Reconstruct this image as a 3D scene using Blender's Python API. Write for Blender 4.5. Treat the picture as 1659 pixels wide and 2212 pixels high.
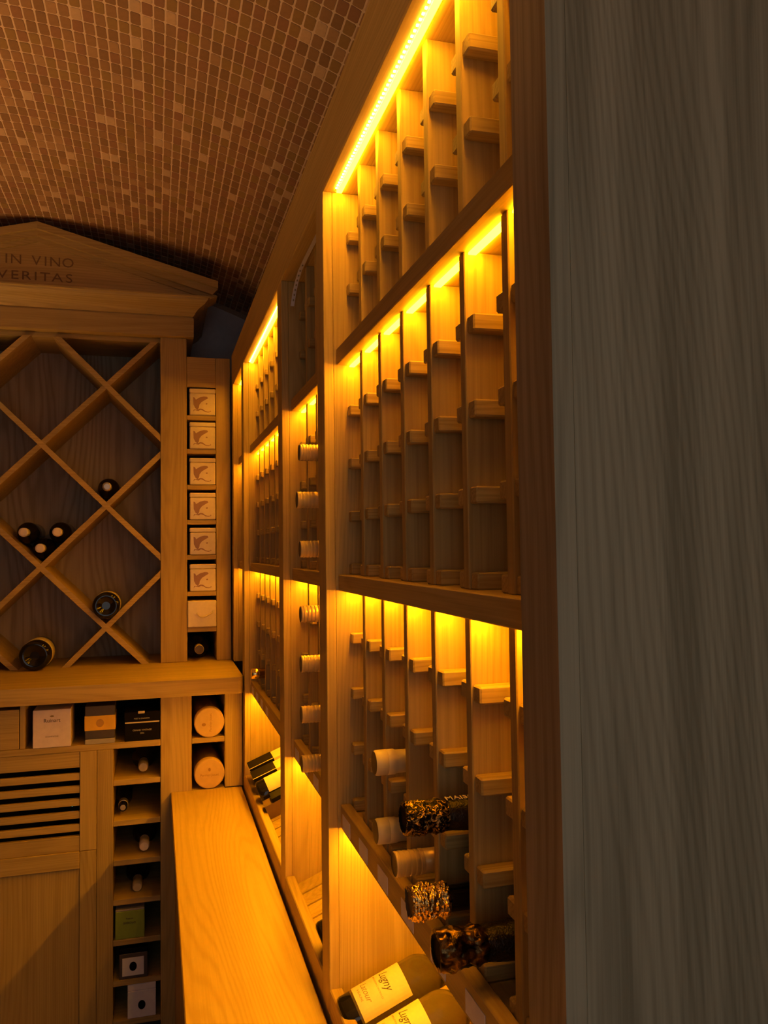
import bpy, bmesh, math, random
from mathutils import Vector, Matrix, noise
random.seed(7)
S = bpy.context.scene
for o in list(bpy.data.objects):
    bpy.data.objects.remove(o)
COL = S.collection
E0 = 1.65            # eye height above the floor; z below is measured from eye level unless noted

# ------------------------------------------------------------------ camera
YAW, PIT, ROL, FPX = 0.273163, 0.0433278, 0.0126283, 1760.2
cy, sy, cp, sp, cr, sr = (math.cos(YAW), math.sin(YAW), math.cos(PIT), math.sin(PIT), math.cos(ROL), math.sin(ROL))
fwd = Vector((sy*cp, cy*cp, sp)); r0 = Vector((cy, -sy, 0)); d0 = fwd.cross(r0)
rgt = cr*r0 + sr*d0; dwn = -sr*r0 + cr*d0
CAM = Vector((-0.285, 0, E0))
cam = bpy.data.cameras.new('camera'); co = bpy.data.objects.new('camera', cam); COL.objects.link(co)
mw = Matrix.Identity(4)
for i in range(3):
    mw[i][0] = rgt[i]; mw[i][1] = -dwn[i]; mw[i][2] = -fwd[i]; mw[i][3] = CAM[i]
co.matrix_world = mw
cam.sensor_fit = 'VERTICAL'; cam.sensor_height = 24; cam.lens = FPX*24/2212; cam.clip_start = .02
S.camera = co

# ------------------------------------------------------------------ light and exposure
w = bpy.data.worlds.new('world'); S.world = w; w.use_nodes = True
w.node_tree.nodes['Background'].inputs[0].default_value = (.55, .6, .8, 1)
w.node_tree.nodes['Background'].inputs[1].default_value = 0.01
S.view_settings.view_transform = 'Standard'; S.view_settings.look = 'None'
S.view_settings.exposure = 0.0; S.view_settings.gamma = 1.0
S.view_settings.use_curve_mapping = False
S.cycles.max_bounces = 7; S.cycles.diffuse_bounces = 4; S.cycles.glossy_bounces = 3; S.cycles.transmission_bounces = 6
S.cycles.caustics_reflective = False; S.cycles.caustics_refractive = False
def area(name, loc, aim, sx, sz, power, col):
    l = bpy.data.lights.new(name, 'AREA'); l.shape = 'RECTANGLE'; l.size = sx; l.size_y = sz
    l.energy = power; l.color = col
    o = bpy.data.objects.new(name, l); COL.objects.link(o)
    o.location = (loc[0], loc[1], loc[2]+E0)
    o.rotation_euler = (Vector(aim)-Vector(loc)).to_track_quat('-Z', 'Y').to_euler()
    return o
area('cool_fill_light', (-.42, -1.50, -.10), (-.40, 2.5, -.1), 1.4, 1.7, 4.8, (.90, .95, .95))      # added cool fill lamp, unseen behind the camera
area('vault_fill_light', (-1.20, 1.7, -.25), (-.75, 1.8, 1.2), 3.2, .06, 6.2, (1, .50, .15)).data.spread = 1.5     # added warm fill brightening the vault; the opposite rack is only assumed
LEDC = (1.0, .388, .004)
LED_TOP, LED_MID, LED_LOW, LED_DISP = 74.0, 74.0, 76.0, 122.0

# ------------------------------------------------------------------ materials
def new_mat(name):
    m = bpy.data.materials.new(name); m.use_nodes = True
    return m, m.node_tree, m.node_tree.nodes['Principled BSDF']
def plain(name, col, rough=.5, metal=0, bump=0, bscale=60, spec=.5):
    m, t, b = new_mat(name)
    b.inputs['Base Color'].default_value = (*col, 1); b.inputs['Roughness'].default_value = rough
    b.inputs['Metallic'].default_value = metal; b.inputs['Specular IOR Level'].default_value = spec
    n = t.nodes.new('ShaderNodeTexNoise'); n.inputs['Scale'].default_value = bscale; n.inputs['Detail'].default_value = 2
    tc = t.nodes.new('ShaderNodeTexCoord'); t.links.new(tc.outputs['Object'], n.inputs['Vector'])
    mx = t.nodes.new('ShaderNodeMix'); mx.data_type = 'RGBA'
    mx.inputs['A'].default_value = (col[0]*.88, col[1]*.88, col[2]*.88, 1); mx.inputs['B'].default_value = (min(1, col[0]*1.1), min(1, col[1]*1.1), min(1, col[2]*1.1), 1)
    t.links.new(n.outputs['Fac'], mx.inputs['Factor']); t.links.new(mx.outputs['Result'], b.inputs['Base Color'])
    if bump:
        bp = t.nodes.new('ShaderNodeBump'); bp.inputs['Strength'].default_value = bump; bp.inputs['Distance'].default_value = .002
        t.links.new(n.outputs['Fac'], bp.inputs['Height']); t.links.new(bp.outputs['Normal'], b.inputs['Normal'])
    return m
def wood(name, axis, light, dark, across=7.0, along=.6, rings=170, contrast=.15, rough=.48, bump=.05, straight=420, streak=.75):
    """oak: contour lines of a stretched noise give cathedral grain, fine streaks on top. axis = grain direction"""
    m, t, b = new_mat(name); N = t.nodes; L = t.links
    tc = N.new('ShaderNodeTexCoord'); oi = N.new('ShaderNodeObjectInfo')
    ad = N.new('ShaderNodeVectorMath'); ad.operation = 'ADD'
    ml = N.new('ShaderNodeVectorMath'); ml.operation = 'SCALE'; ml.inputs[0].default_value = (7.3, 5.1, 9.7)
    L.new(oi.outputs['Random'], ml.inputs['Scale']); L.new(tc.outputs['Object'], ad.inputs[0]); L.new(ml.outputs[0], ad.inputs[1])
    def mapped(a, c):
        mp = N.new('ShaderNodeMapping'); s = [c, c, c]; s['xyz'.index(axis)] = a
        mp.inputs['Scale'].default_value = s; L.new(ad.outputs[0], mp.inputs['Vector']); return mp
    def nz(mp, detail, rgh=.5):
        n = N.new('ShaderNodeTexNoise'); n.inputs['Scale'].default_value = 1; n.inputs['Detail'].default_value = detail; n.inputs['Roughness'].default_value = rgh
        L.new(mp.outputs[0], n.inputs['Vector']); return n
    big = nz(mapped(along, across), .6, .35)
    sx_ = N.new('ShaderNodeSeparateXYZ'); L.new(ad.outputs[0], sx_.inputs[0])
    oth = [c_ for c_ in 'XYZ' if c_.lower() != axis]
    lin = N.new('ShaderNodeMath'); lin.operation = 'ADD'; L.new(sx_.outputs[oth[0]], lin.inputs[0]); L.new(sx_.outputs[oth[1]], lin.inputs[1])
    lm = N.new('ShaderNodeMath'); lm.operation = 'MULTIPLY'; lm.inputs[1].default_value = straight; L.new(lin.outputs[0], lm.inputs[0])
    mu = N.new('ShaderNodeMath'); mu.operation = 'MULTIPLY_ADD'; mu.inputs[1].default_value = rings; L.new(big.outputs['Fac'], mu.inputs[0]); L.new(lm.outputs[0], mu.inputs[2])
    wob = nz(mapped(along*6, across*6), 1); mw_ = N.new('ShaderNodeMath'); mw_.operation = 'MULTIPLY_ADD'; mw_.inputs[1].default_value = 7.0
    L.new(wob.outputs['Fac'], mw_.inputs[0]); L.new(mu.outputs[0], mw_.inputs[2])
    sn = N.new('ShaderNodeMath'); sn.operation = 'SINE'; L.new(mw_.outputs[0], sn.inputs[0])
    mr = N.new('ShaderNodeMapRange'); mr.inputs[1].default_value = -1; mr.inputs[2].default_value = 1; L.new(sn.outputs[0], mr.inputs[0])
    pw = N.new('ShaderNodeMath'); pw.operation = 'POWER'; pw.inputs[1].default_value = 2.2; L.new(mr.outputs[0], pw.inputs[0])
    fine = nz(mapped(5, 420), 1.5, .6)
    mid = nz(mapped(1.2, 34), 2.5, .6)
    a1 = N.new('ShaderNodeMath'); a1.operation = 'MULTIPLY'; a1.inputs[1].default_value = contrast; L.new(pw.outputs[0], a1.inputs[0])
    a2 = N.new('ShaderNodeMath'); a2.operation = 'MULTIPLY_ADD'; a2.inputs[1].default_value = .55; L.new(fine.outputs['Fac'], a2.inputs[0]); L.new(a1.outputs[0], a2.inputs[2])
    a3 = N.new('ShaderNodeMath'); a3.operation = 'MULTIPLY_ADD'; a3.inputs[1].default_value = streak; L.new(mid.outputs['Fac'], a3.inputs[0]); L.new(a2.outputs[0], a3.inputs[2])
    m3 = N.new('ShaderNodeMapRange'); m3.inputs[1].default_value = .27+.3*streak+.1*contrast; m3.inputs[2].default_value = .27+.65*streak+.75*contrast; L.new(a3.outputs[0], m3.inputs[0])
    mx = N.new('ShaderNodeMix'); mx.data_type = 'RGBA'; mx.inputs['A'].default_value = (*light, 1); mx.inputs['B'].default_value = (*dark, 1)
    L.new(m3.outputs[0], mx.inputs['Factor'])
    hv = N.new('ShaderNodeHueSaturation'); vr = N.new('ShaderNodeMapRange'); vr.inputs[3].default_value = .9; vr.inputs[4].default_value = 1.08
    L.new(oi.outputs['Random'], vr.inputs[0]); L.new(vr.outputs[0], hv.inputs['Value']); L.new(mx.outputs['Result'], hv.inputs['Color'])
    L.new(hv.outputs[0], b.inputs['Base Color'])
    b.inputs['Roughness'].default_value = rough; b.inputs['Specular IOR Level'].default_value = .3
    if bump < .1: return m
    bp = N.new('ShaderNodeBump'); bp.inputs['Strength'].default_value = bump; bp.inputs['Distance'].default_value = .001; bp.invert = True
    L.new(m3.outputs[0], bp.inputs['Height']); L.new(bp.outputs['Normal'], b.inputs['Normal'])
    return m
def emit(name, col, st):
    m, t, b = new_mat(name)
    b.inputs['Base Color'].default_value = (.8, .8, .8, 1)
    b.inputs['Emission Color'].default_value = (*col, 1); b.inputs['Emission Strength'].default_value = st
    return m
OL, OD = (.60, .445, .17), (.455, .325, .115)
WX = wood('oak_grain_x', 'x', OL, OD); WY = wood('oak_grain_y', 'y', OL, OD); WZ = wood('oak_grain_z', 'z', OL, OD)
WPEG = wood('oak_peg', 'x', (.60, .445, .17), (.42, .30, .105), across=40, along=3, rings=30, straight=600, contrast=.2)
WTOP = wood('oak_counter', 'y', (.62, .44, .16), (.51, .35, .115), across=6, along=.55, rings=190, contrast=.3, rough=.42, straight=480, streak=.8)
WEND = wood('oak_end_panel', 'z', (.49, .405, .255), (.285, .23, .135), across=4.5, along=.9, rings=190, contrast=.20, bump=.12, straight=420, streak=1.25)
WBACK = wood('oak_back_panel', 'z', (.44, .36, .25), (.30, .24, .165), across=5, along=.8, rings=110, contrast=.4, straight=160)
GROUT = plain('ceiling_grout', (.78, .60, .45), .9, bump=.4, bscale=180)
TILES = [plain('tile_%s' % n, c, .65, bump=.35, bscale=90) for n, c in (('umber', (.32, .18, .09)), ('brown', (.38, .215, .11)), ('rust', (.36, .185, .105)), ('olive', (.37, .225, .09)), ('tan', (.47, .285, .155)), ('sand', (.64, .44, .28)))]
PLASTER = plain('white_plaster', (.62, .60, .66), .9, bump=.2, bscale=40)
FLOOR = plain('floor_stone', (.26, .20, .15), .6, bump=.2, bscale=12)
BLACKGLASS = plain('black_bottle_glass', (.012, .010, .006), .09)
GREENGLASS = plain('green_bottle_glass', (.055, .06, .012), .12)
CREAMCAP = plain('cream_capsule', (.72, .60, .36), .38, bump=.1)
SCREWCAP = plain('gold_screwcap', (.80, .60, .28), .32, metal=.25)
CAPEND = plain('dark_cap_end', (.10, .07, .035), .4)
GOLDFOIL = plain('gold_foil', (.95, .66, .24), .20, metal=1, bump=.5, bscale=380)
DARKFOIL = plain('black_gold_foil', (.085, .055, .022), .27, metal=.9, bump=1.0, bscale=620)
BROWNFOIL = plain('brown_foil', (.060, .034, .014), .33, metal=.7, bump=1.0, bscale=420)
BRIGHTCAP = plain('bright_gold_cap', (1.0, .72, .30), .15, metal=1)
PINKCAP = plain('pale_capsule', (.92, .80, .80), .4)
LABEL = plain('cream_label', (.84, .74, .56), .6)
INK = plain('grey_ink', (.12, .09, .07), .7)
PALEINK = plain('faded_ink', (.36, .26, .17), .7)
TAGM = plain('paper_tag', (.96, .90, 1.0), .7)
WHITEBOX = plain('white_carton', (.92, .78, .95), .55)
CREAMBOX = plain('cream_lacquer_box', (.82, .70, .52), .22)
PRINT = plain('brown_print', (.36, .20, .13), .35)
CHARCOAL = plain('charcoal_carton', (.085, .07, .075), .5)
BLACKBOX = plain('black_carton', (.006, .005, .0045), .6, spec=.1)
YELLOWBAND = plain('yellow_paper', (1.0, .56, .02), .5)
GREYBAND = plain('silver_grey_paper', (.45, .42, .42), .5)
GREENBOX = plain('green_carton', (.30, .42, .05), .5)
SILVER = plain('silver_print', (.62, .58, .52), .4)
CORKM = plain('tan_tube_lid', (.66, .45, .20), .5)
TUBE = plain('brown_tube_card', (.16, .09, .035), .55)
TUBEINK = plain('tube_lid_ink', (.40, .22, .08), .6)
DARKVOID = plain('near_black', (.008, .007, .006), .9)  # near-black backing for the open cells, louvred cabinet and counter carcass
STRIPW = plain('led_tape_white', (.80, .78, .86), .4)
STRIPDOT = plain('led_tape_chip', (.30, .26, .16), .4)
CARVE = plain('carved_lettering', (.24, .15, .065), .8)
PALESTEEL = plain('steel_capsule', (.55, .50, .46), .3, metal=.5)
TEAL = emit('teal_indicator', (.08, .55, .5), 1.2)
M_TOP = emit('led_top', LEDC, LED_TOP); M_MID = emit('led_mid', LEDC, LED_MID); M_LOW = emit('led_low', LEDC, LED_LOW); M_DISP = emit('led_display', LEDC, LED_DISP)
M_DIODE = emit('led_chip', (1.0, .55, .06), 30)
def foil(name, dark, gold, lo, hi, scale, rough):
    m, t, b = new_mat(name); N = t.nodes; L = t.links
    tc = N.new('ShaderNodeTexCoord'); n = N.new('ShaderNodeTexNoise'); n.inputs['Scale'].default_value = scale; n.inputs['Detail'].default_value = 4; n.inputs['Distortion'].default_value = 1.2
    L.new(tc.outputs['Object'], n.inputs['Vector'])
    r = N.new('ShaderNodeMapRange'); r.inputs[1].default_value = lo; r.inputs[2].default_value = hi; L.new(n.outputs['Fac'], r.inputs[0])
    mx = N.new('ShaderNodeMix'); mx.data_type = 'RGBA'; mx.inputs['A'].default_value = (*dark, 1); mx.inputs['B'].default_value = (*gold, 1)
    L.new(r.outputs[0], mx.inputs['Factor']); L.new(mx.outputs['Result'], b.inputs['Base Color'])
    b.inputs['Metallic'].default_value = .95; b.inputs['Roughness'].default_value = rough
    bp = N.new('ShaderNodeBump'); bp.inputs['Strength'].default_value = 1; bp.inputs['Distance'].default_value = .0025
    L.new(n.outputs['Fac'], bp.inputs['Height']); L.new(bp.outputs['Normal'], b.inputs['Normal'])
    return m
DARKFOIL = foil('black_gold_foil', (.012, .009, .006), (.62, .40, .13), .50, .66, 190, .24)
BROWNFOIL = foil('brown_foil', (.014, .009, .006), (.26, .145, .045), .42, .74, 60, .30)
NECKFOIL = plain('black_neck_foil', (.022, .014, .008), .34, metal=.4, bump=.5, bscale=500)
m, t, b = new_mat('clear_wine_glass')
b.inputs['Base Color'].default_value = (.95, .80, .40, 1); b.inputs['Roughness'].default_value = .03
b.inputs['Transmission Weight'].default_value = .9; b.inputs['IOR'].default_value = 1.36
CLEARGLASS = m

# ------------------------------------------------------------------ builders
WL = {}
def link(name, mesh, loc, parent=None):
    """loc in world coordinates (z from the floor)"""
    o = bpy.data.objects.new(name, mesh); COL.objects.link(o); loc = Vector(loc)
    WL[o.name] = loc
    if parent is not None:
        o.parent = parent; o.location = loc - WL[parent.name]
    else:
        o.location = loc
    return o
def tag(o, label, cat, group=None):
    o['label'] = label; o['category'] = cat
    if group: o['group'] = group
    return o
def thing(name, loc, label, cat, group=None):
    return tag(link(name, None, (loc[0], loc[1], loc[2]+E0)), label, cat, group)
def structure(o):
    o['kind'] = 'structure'; return o
BOXES = {}
def boxmesh(sx, sy_, sz, mat, bev):
    k = (round(sx, 4), round(sy_, 4), round(sz, 4), mat.name, bev)
    if k in BOXES: return BOXES[k]
    bm = bmesh.new(); bmesh.ops.create_cube(bm, size=1)
    for v in bm.verts:
        v.co = Vector((v.co.x*sx, v.co.y*sy_, (v.co.z+.5)*sz))
    if bev:
        bmesh.ops.bevel(bm, geom=list(bm.edges), offset=min(bev, .3*min(sx, sy_, sz)), segments=1, affect='EDGES')
    me = bpy.data.meshes.new('box'); bm.to_mesh(me); bm.free(); me.materials.append(mat); BOXES[k] = me
    return me
def box(name, x0, x1, y0, y1, z0, z1, mat, parent=None, bev=.0012):
    return link(name, boxmesh(x1-x0, y1-y0, z1-z0, mat, bev), ((x0+x1)/2, (y0+y1)/2, z0+E0), parent)
def mesh_obj(name, verts, faces, mat, parent=None, smooth=False, kind=None, mats=None, fm=None):
    """verts in scene coordinates (z from eye level)"""
    xs = [v[0] for v in verts]; ys = [v[1] for v in verts]; zs = [v[2] for v in verts]
    c = Vector(((min(xs)+max(xs))/2, (min(ys)+max(ys))/2, min(zs)))
    me = bpy.data.meshes.new(name); me.from_pydata([tuple(Vector(v)-c) for v in verts], [], faces); me.update()
    for mm in (mats or [mat]): me.materials.append(mm)
    if fm: me.polygons.foreach_set('material_index', fm)
    if smooth: me.polygons.foreach_set('use_smooth', [True]*len(me.polygons))
    bm = bmesh.new(); bm.from_mesh(me); bmesh.ops.recalc_face_normals(bm, faces=bm.faces); bm.to_mesh(me); bm.free()
    o = link(name, me, (c.x, c.y, c.z+E0), parent)
    if kind: o['kind'] = kind
    return o
def prism(name, poly, y0, y1, mat, parent=None, axis='y'):
    """polygon in xz extruded along y (axis 'y'), or in yz extruded along x (axis 'x')"""
    n = len(poly); V = []
    for d in (y0, y1):
        for a, b_ in poly:
            V.append((a, d, b_) if axis == 'y' else (d, a, b_))
    F = [tuple(range(n)), tuple(range(2*n-1, n-1, -1))] + [(i, (i+1) % n, n+(i+1) % n, n+i) for i in range(n)]
    return mesh_obj(name, V, F, mat, parent)
LATHES = {}
def lathe_mesh(key, prof, M, mats, fmi, seg=28, disp=None):
    """prof: list of (t, r, matindex); axis = local +Z mapped through M (3x3)"""
    if key in LATHES: return LATHES[key]
    V = []; F = []; fm = []
    for i, p in enumerate(prof):
        for j in range(seg):
            a = 2*math.pi*j/seg; r = p[1]
            if disp: r = disp(p[0], a, r)
            V.append(M @ Vector((r*math.cos(a), r*math.sin(a), p[0])))
    for i in range(len(prof)-1):
        for j in range(seg):
            F.append((i*seg+j, i*seg+(j+1) % seg, (i+1)*seg+(j+1) % seg, (i+1)*seg+j)); fm.append(prof[i][2])
    F.append(tuple(range(seg))); fm.append(prof[0][2])
    F.append(tuple((len(prof)-1)*seg+j for j in range(seg))); fm.append(prof[-1][2])
    me = bpy.data.meshes.new(key); me.from_pydata([tuple(v) for v in V], [], F); me.update()
    for mm in mats: me.materials.append(mm)
    me.polygons.foreach_set('material_index', fm); me.polygons.foreach_set('use_smooth', [len(f) == 4 for f in F])
    bm = bmesh.new(); bm.from_mesh(me); bmesh.ops.recalc_face_normals(bm, faces=bm.faces)
    for e in bm.edges:
        if len(e.link_faces) == 2 and e.calc_face_angle(0) > .9: e.smooth = False
    bm.to_mesh(me); bm.free()
    LATHES[key] = me
    return me
TEXTS = {}
def text_geo(s, size, ext=.0):
    k = (s, size, ext)
    if k in TEXTS: return TEXTS[k]
    c = bpy.data.curves.new('t', 'FONT'); c.body = s; c.size = size; c.align_x = 'CENTER'; c.align_y = 'CENTER'; c.extrude = ext; c.resolution_u = 3
    o = bpy.data.objects.new('t', c); COL.objects.link(o)
    dg = bpy.context.evaluated_depsgraph_get(); me = o.evaluated_get(dg).to_mesh()
    V = [v.co.copy() for v in me.vertices]; F = [tuple(p.vertices) for p in me.polygons]
    o.evaluated_get(dg).to_mesh_clear(); bpy.data.objects.remove(o); bpy.data.curves.remove(c)
    TEXTS[k] = (V, F); return V, F
def lettering(name, s, size, mat, parent, fn, ext=.0004, sx=1.0, slant=0.0):
    V, F = text_geo(s, size, ext)
    V2 = [fn(v.x*sx+v.y*slant, v.y, v.z) for v in V]
    me = bpy.data.meshes.new(name); base = WL[parent.name]
    me.from_pydata([tuple(Vector((p[0], p[1], p[2]+E0))-base) for p in V2], [], F); me.update(); me.materials.append(mat)
    return link(name, me, base, parent)
def flat_fn(cx, y, cz):      # on a plane facing the camera side (-y)
    return lambda a, b_, c: (cx+a, y-c, cz+b_)
def disc(name, cx, y, cz, rx, rz, mat, parent, n=20, th=.0008):
    return prism(name, [(cx+rx*math.cos(2*math.pi*i/n), cz+rz*math.sin(2*math.pi*i/n)) for i in range(n)], y-th, y, mat, parent)

# ------------------------------------------------------------------ the room
VX, VR, VTOP = -.70, 2.08, 1.22
VZ = VTOP - VR
XL, XR, YF, YB = -1.85, .45, -1.6, 3.75
def vault(x, dr=0.0): return VZ + math.sqrt((VR+dr)**2-(x-VX)**2)
structure(mesh_obj('floor', [(XL-.1, YF-.1, -E0), (XR+.1, YF-.1, -E0), (XR+.1, YB+.1, -E0), (XL-.1, YB+.1, -E0), (XL-.1, YF-.1, -E0-.05), (XR+.1, YF-.1, -E0-.05), (XR+.1, YB+.1, -E0-.05), (XL-.1, YB+.1, -E0-.05)],
    [(0, 1, 2, 3), (7, 6, 5, 4), (0, 4, 5, 1), (1, 5, 6, 2), (2, 6, 7, 3), (3, 7, 4, 0)], FLOOR))
zs = vault(XR)
structure(box('wall_right', XR, XR+.1, YF, YB, -E0, zs, PLASTER, None, 0))
structure(box('wall_left', XL-.1, XL, YF, YB, -E0, zs, plain('dark_panelling', (.20, .135, .07), .6), None, 0))
structure(box('wall_back', XL-.1, XR+.1, YB, YB+.1, -E0, VTOP+.06, PLASTER, None, 0))
structure(box('wall_front', XL-.1, XR+.1, YF-.1, YF, -E0, VTOP+.06, PLASTER, None, 0))
NA = 60; a0 = math.asin((XL-.1-VX)/VR); a1 = math.asin((XR+.1-VX)/VR)
V = []; F = []
for r_ in (VR, VR+.06):
    for y in (YF-.1, YB+.1):
        for i in range(NA+1):
            a = a0+(a1-a0)*i/NA; V.append((VX+r_*math.sin(a), y, VZ+r_*math.cos(a)))
n1 = NA+1
for i in range(NA):
    F += [(i, i+1, n1+i+1, n1+i), (2*n1+i, 3*n1+i, 3*n1+i+1, 2*n1+i+1), (i, 2*n1+i, 2*n1+i+1, i+1), (n1+i, n1+i+1, 3*n1+i+1, 3*n1+i)]
F += [(0, n1, 3*n1, 2*n1), (NA, 2*n1+NA, 3*n1+NA, n1+NA)]
ceiling = structure(mesh_obj('ceiling', V, F, GROUT, smooth=False))
# mosaic tiles
TW, TL = .0261, .0451
ALIGN_A = math.asin((-.705-VX)/VR); Y_ROW = 1.917
def tile_poly(rng, w_, l_):
    c = .0028; o = []
    for sx, sy2 in ((1, 1), (-1, 1), (-1, -1), (1, -1)):
        hx = w_/2+rng.uniform(-.0006, .0006); hy = l_/2+rng.uniform(-.0008, .0008); ca = c*rng.uniform(.7, 1.4)
        p, q = (sx*hx, sy2*(hy-ca)), (sx*(hx-ca), sy2*hy)
        o += [p, q] if sx*sy2 > 0 else [q, p]
    return o
def tile_geo(poly, h):
    n = len(poly); top = [(x*.93, y*.96, -h) for x, y in poly]
    return [(x, y, .001) for x, y in poly]+top, [(i, (i+1) % n, n+(i+1) % n, n+i) for i in range(n)]+[tuple(range(n, 2*n))]
rng = random.Random(3)
variants = []
for mi in range(6):
    for k in range(2):
        v_, f_ = tile_geo(tile_poly(rng, .0230, .0418), .0016)
        me = bpy.data.meshes.new('tile'); me.from_pydata(v_, [], f_); me.update(); me.materials.append(TILES[mi])
        bm = bmesh.new(); bm.from_mesh(me); bmesh.ops.recalc_face_normals(bm, faces=bm.faces); bm.to_mesh(me); bm.free()
        variants.append(me)
def pick():
    u = rng.random()
    return 0 if u < .24 else 1 if u < .52 else 2 if u < .68 else 3 if u < .86 else 4 if u < .945 else 5
allt = []
na0 = int((math.asin((XL-VX)/VR)-ALIGN_A)*VR/TW)+1; na1 = int((math.asin((XR-VX)/VR)-ALIGN_A)*VR/TW)-1
for i in range(na0, na1+1):
    a = ALIGN_A+(i+.5)*TW/VR
    for j in range(int((YF-Y_ROW)/TL)+1, int((YB-Y_ROW)/TL)-1):
        y = Y_ROW+(j+.5)*TL
        P = Vector((VX+VR*math.sin(a), y, VZ+VR*math.cos(a)))
        q = P-Vector((CAM.x, CAM.y, 0)); zc = q.dot(fwd); size = 0
        if zc > .2:
            u = 829.5+FPX*q.dot(rgt)/zc; v = 1106+FPX*q.dot(dwn)/zc
            lim = 782.5-(v-33)*.3825
            if 0 < u < lim-12 and 6 < v < 640: size = FPX**2*q.z/zc**3
        allt.append((size, a, P, pick()))
allt.sort(key=lambda t_: -t_[0])
for s_, a, P, mi in allt[:300]:
    o = link('tile', variants[mi*2+rng.randint(0, 1)], (P.x, P.y, P.z+E0), ceiling)
    o.rotation_euler = (0, a, rng.uniform(-.02, .02))
V = []; F = []; fm = []
for s_, a, P, mi in allt[300:]:
    if P.y < .6: continue
    v_, f_ = tile_geo(tile_poly(rng, .0230, .0418), .0016); n0 = len(V); ca, sa = math.cos(a), math.sin(a)
    V += [(P.x+x*ca+z*sa, P.y+y, P.z-x*sa+z*ca) for x, y, z in v_]
    F += [tuple(n0+k for k in f) for f in f_]; fm += [mi]*len(f_)
mesh_obj('tile_field', V, F, None, ceiling, kind='stuff', mats=TILES, fm=fm)

# ------------------------------------------------------------------ the wine rack along the right wall
SLAT_X, DEEP = .040, .335
Z_SOFF, Z_BEAM = .634, .757
UP0, UP1 = .323, .351
LO0, LO1 = -.0745, -.0465
RAIL0, RAIL1 = -.483, -.4425
ROWS = [.559, .466, .373, .250, .157, .064, -.028, -.148, -.243, -.338, -.433]
RIBS = [1.388, 1.276, 1.156, 1.036, .916, .796, .676]
def slopez(x): return -.770+.40*(x-.028)
def pegs(parent, y_face, side, zmin=-1):
    for z in ROWS:
        if z < zmin: continue
        y0, y1 = (y_face-.020, y_face) if side < 0 else (y_face, y_face+.020)
        box('peg', .042, .30, y0, y1, z-.0185, z, WPEG, parent, .0018)
def divider(parent, y0, y1, zb, near_pegs, far_pegs):
    """front stile board and the deep side panel behind it"""
    box('stile', 0, .017, y0, y1, zb, Z_SOFF, WZ, parent)
    sp_ = box('side_panel', .0172, DEEP, y0+.0006, y1-.0006, zb, Z_SOFF, WZ, parent)
    if near_pegs: pegs(sp_, y0+.0006, -1, zb)
    if far_pegs: pegs(sp_, y1-.0006, 1, zb)
def rack_bay(label, y0, y1, n, zb, has_display, far_div, near_div, tags, drop):
    r = thing('wine_rack', (.17, (y0+y1)/2, zb), label, 'wine rack')
    if near_div:
        pegs(box('side_panel', .0174, DEEP, .5645, y0-.0006, zb, Z_SOFF, WZ, r), y0-.0006, 1, zb)
    divider(r, y1, y1+far_div, zb, True, False)
    box('back_panel', DEEP, DEEP+.012, y0, y1, zb, Z_SOFF, WBACK, r)
    box('shelf', .022, DEEP, y0, y1, UP0, UP1, WY, r)
    box('shelf', .022, DEEP, y0, y1, LO0, LO1, WY, r)
    if has_display:
        box('bottom_shelf', .0405, DEEP, y0, y1, RAIL0, -.4525, WY, r)
        rail = box('rail', .022, .040, y0, y1, RAIL0, RAIL1, WY, r)
        for yc, wd in tags:
            box('price_tag', .0214, .0220, yc-wd/2, yc+wd/2, -.4785, -.4545, TAGM, rail, 0)
        box('front_lip', .0, .022, y0, y1, -.835, -.751, WY, r, .002)
        def sz(x): return slopez(x)-drop
        slope = prism('display_slope', [(.0225, sz(.0225)-.004), (DEEP, sz(DEEP)-.004), (DEEP, sz(DEEP)-.012), (.0225, sz(.0225)-.012)], y0, y1, WX, r)
        if drop:
            for yr in RIBS:
                prism('rib', [(.0225, slopez(.0225)), (DEEP, slopez(DEEP)), (DEEP, sz(DEEP)-.0038), (.0225, sz(.0225)-.0038)], yr-.0085, yr+.0085, WX, slope)
        else:
            k = round((y1-y0)/.0615); pw = (y1-y0)/k
            for i in range(k):
                a, b_ = y0+i*pw+.0035, y0+(i+1)*pw-.0035
                prism('slat_board', [(.0225, slopez(.0225)), (DEEP, slopez(DEEP)), (DEEP, slopez(DEEP)-.0038), (.0225, slopez(.0225)-.0038)], a, b_, WX, slope)
    pitch = (y1-y0+.016)/n
    levels = [(UP1, Z_SOFF), (LO1, UP0)] + ([(-.4525, LO0)] if has_display else [(zb, LO0)])
    for i in range(1, n):
        yc = y0-.008+i*pitch
        for z0, z1 in levels:
            s_ = box('slat', SLAT_X, .32, yc-.008, yc+.008, z0, z1, WZ, r)
            for z in ROWS:
                if z0 < z < z1 and z-.0185 > z0-.002:
                    box('peg', .042, .30, yc-.028, yc-.008, z-.0185, z, WPEG, s_, .0018)
                    box('peg', .042, .30, yc+.008, yc+.028, z-.0185, z, WPEG, s_, .0018)
    return r
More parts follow.
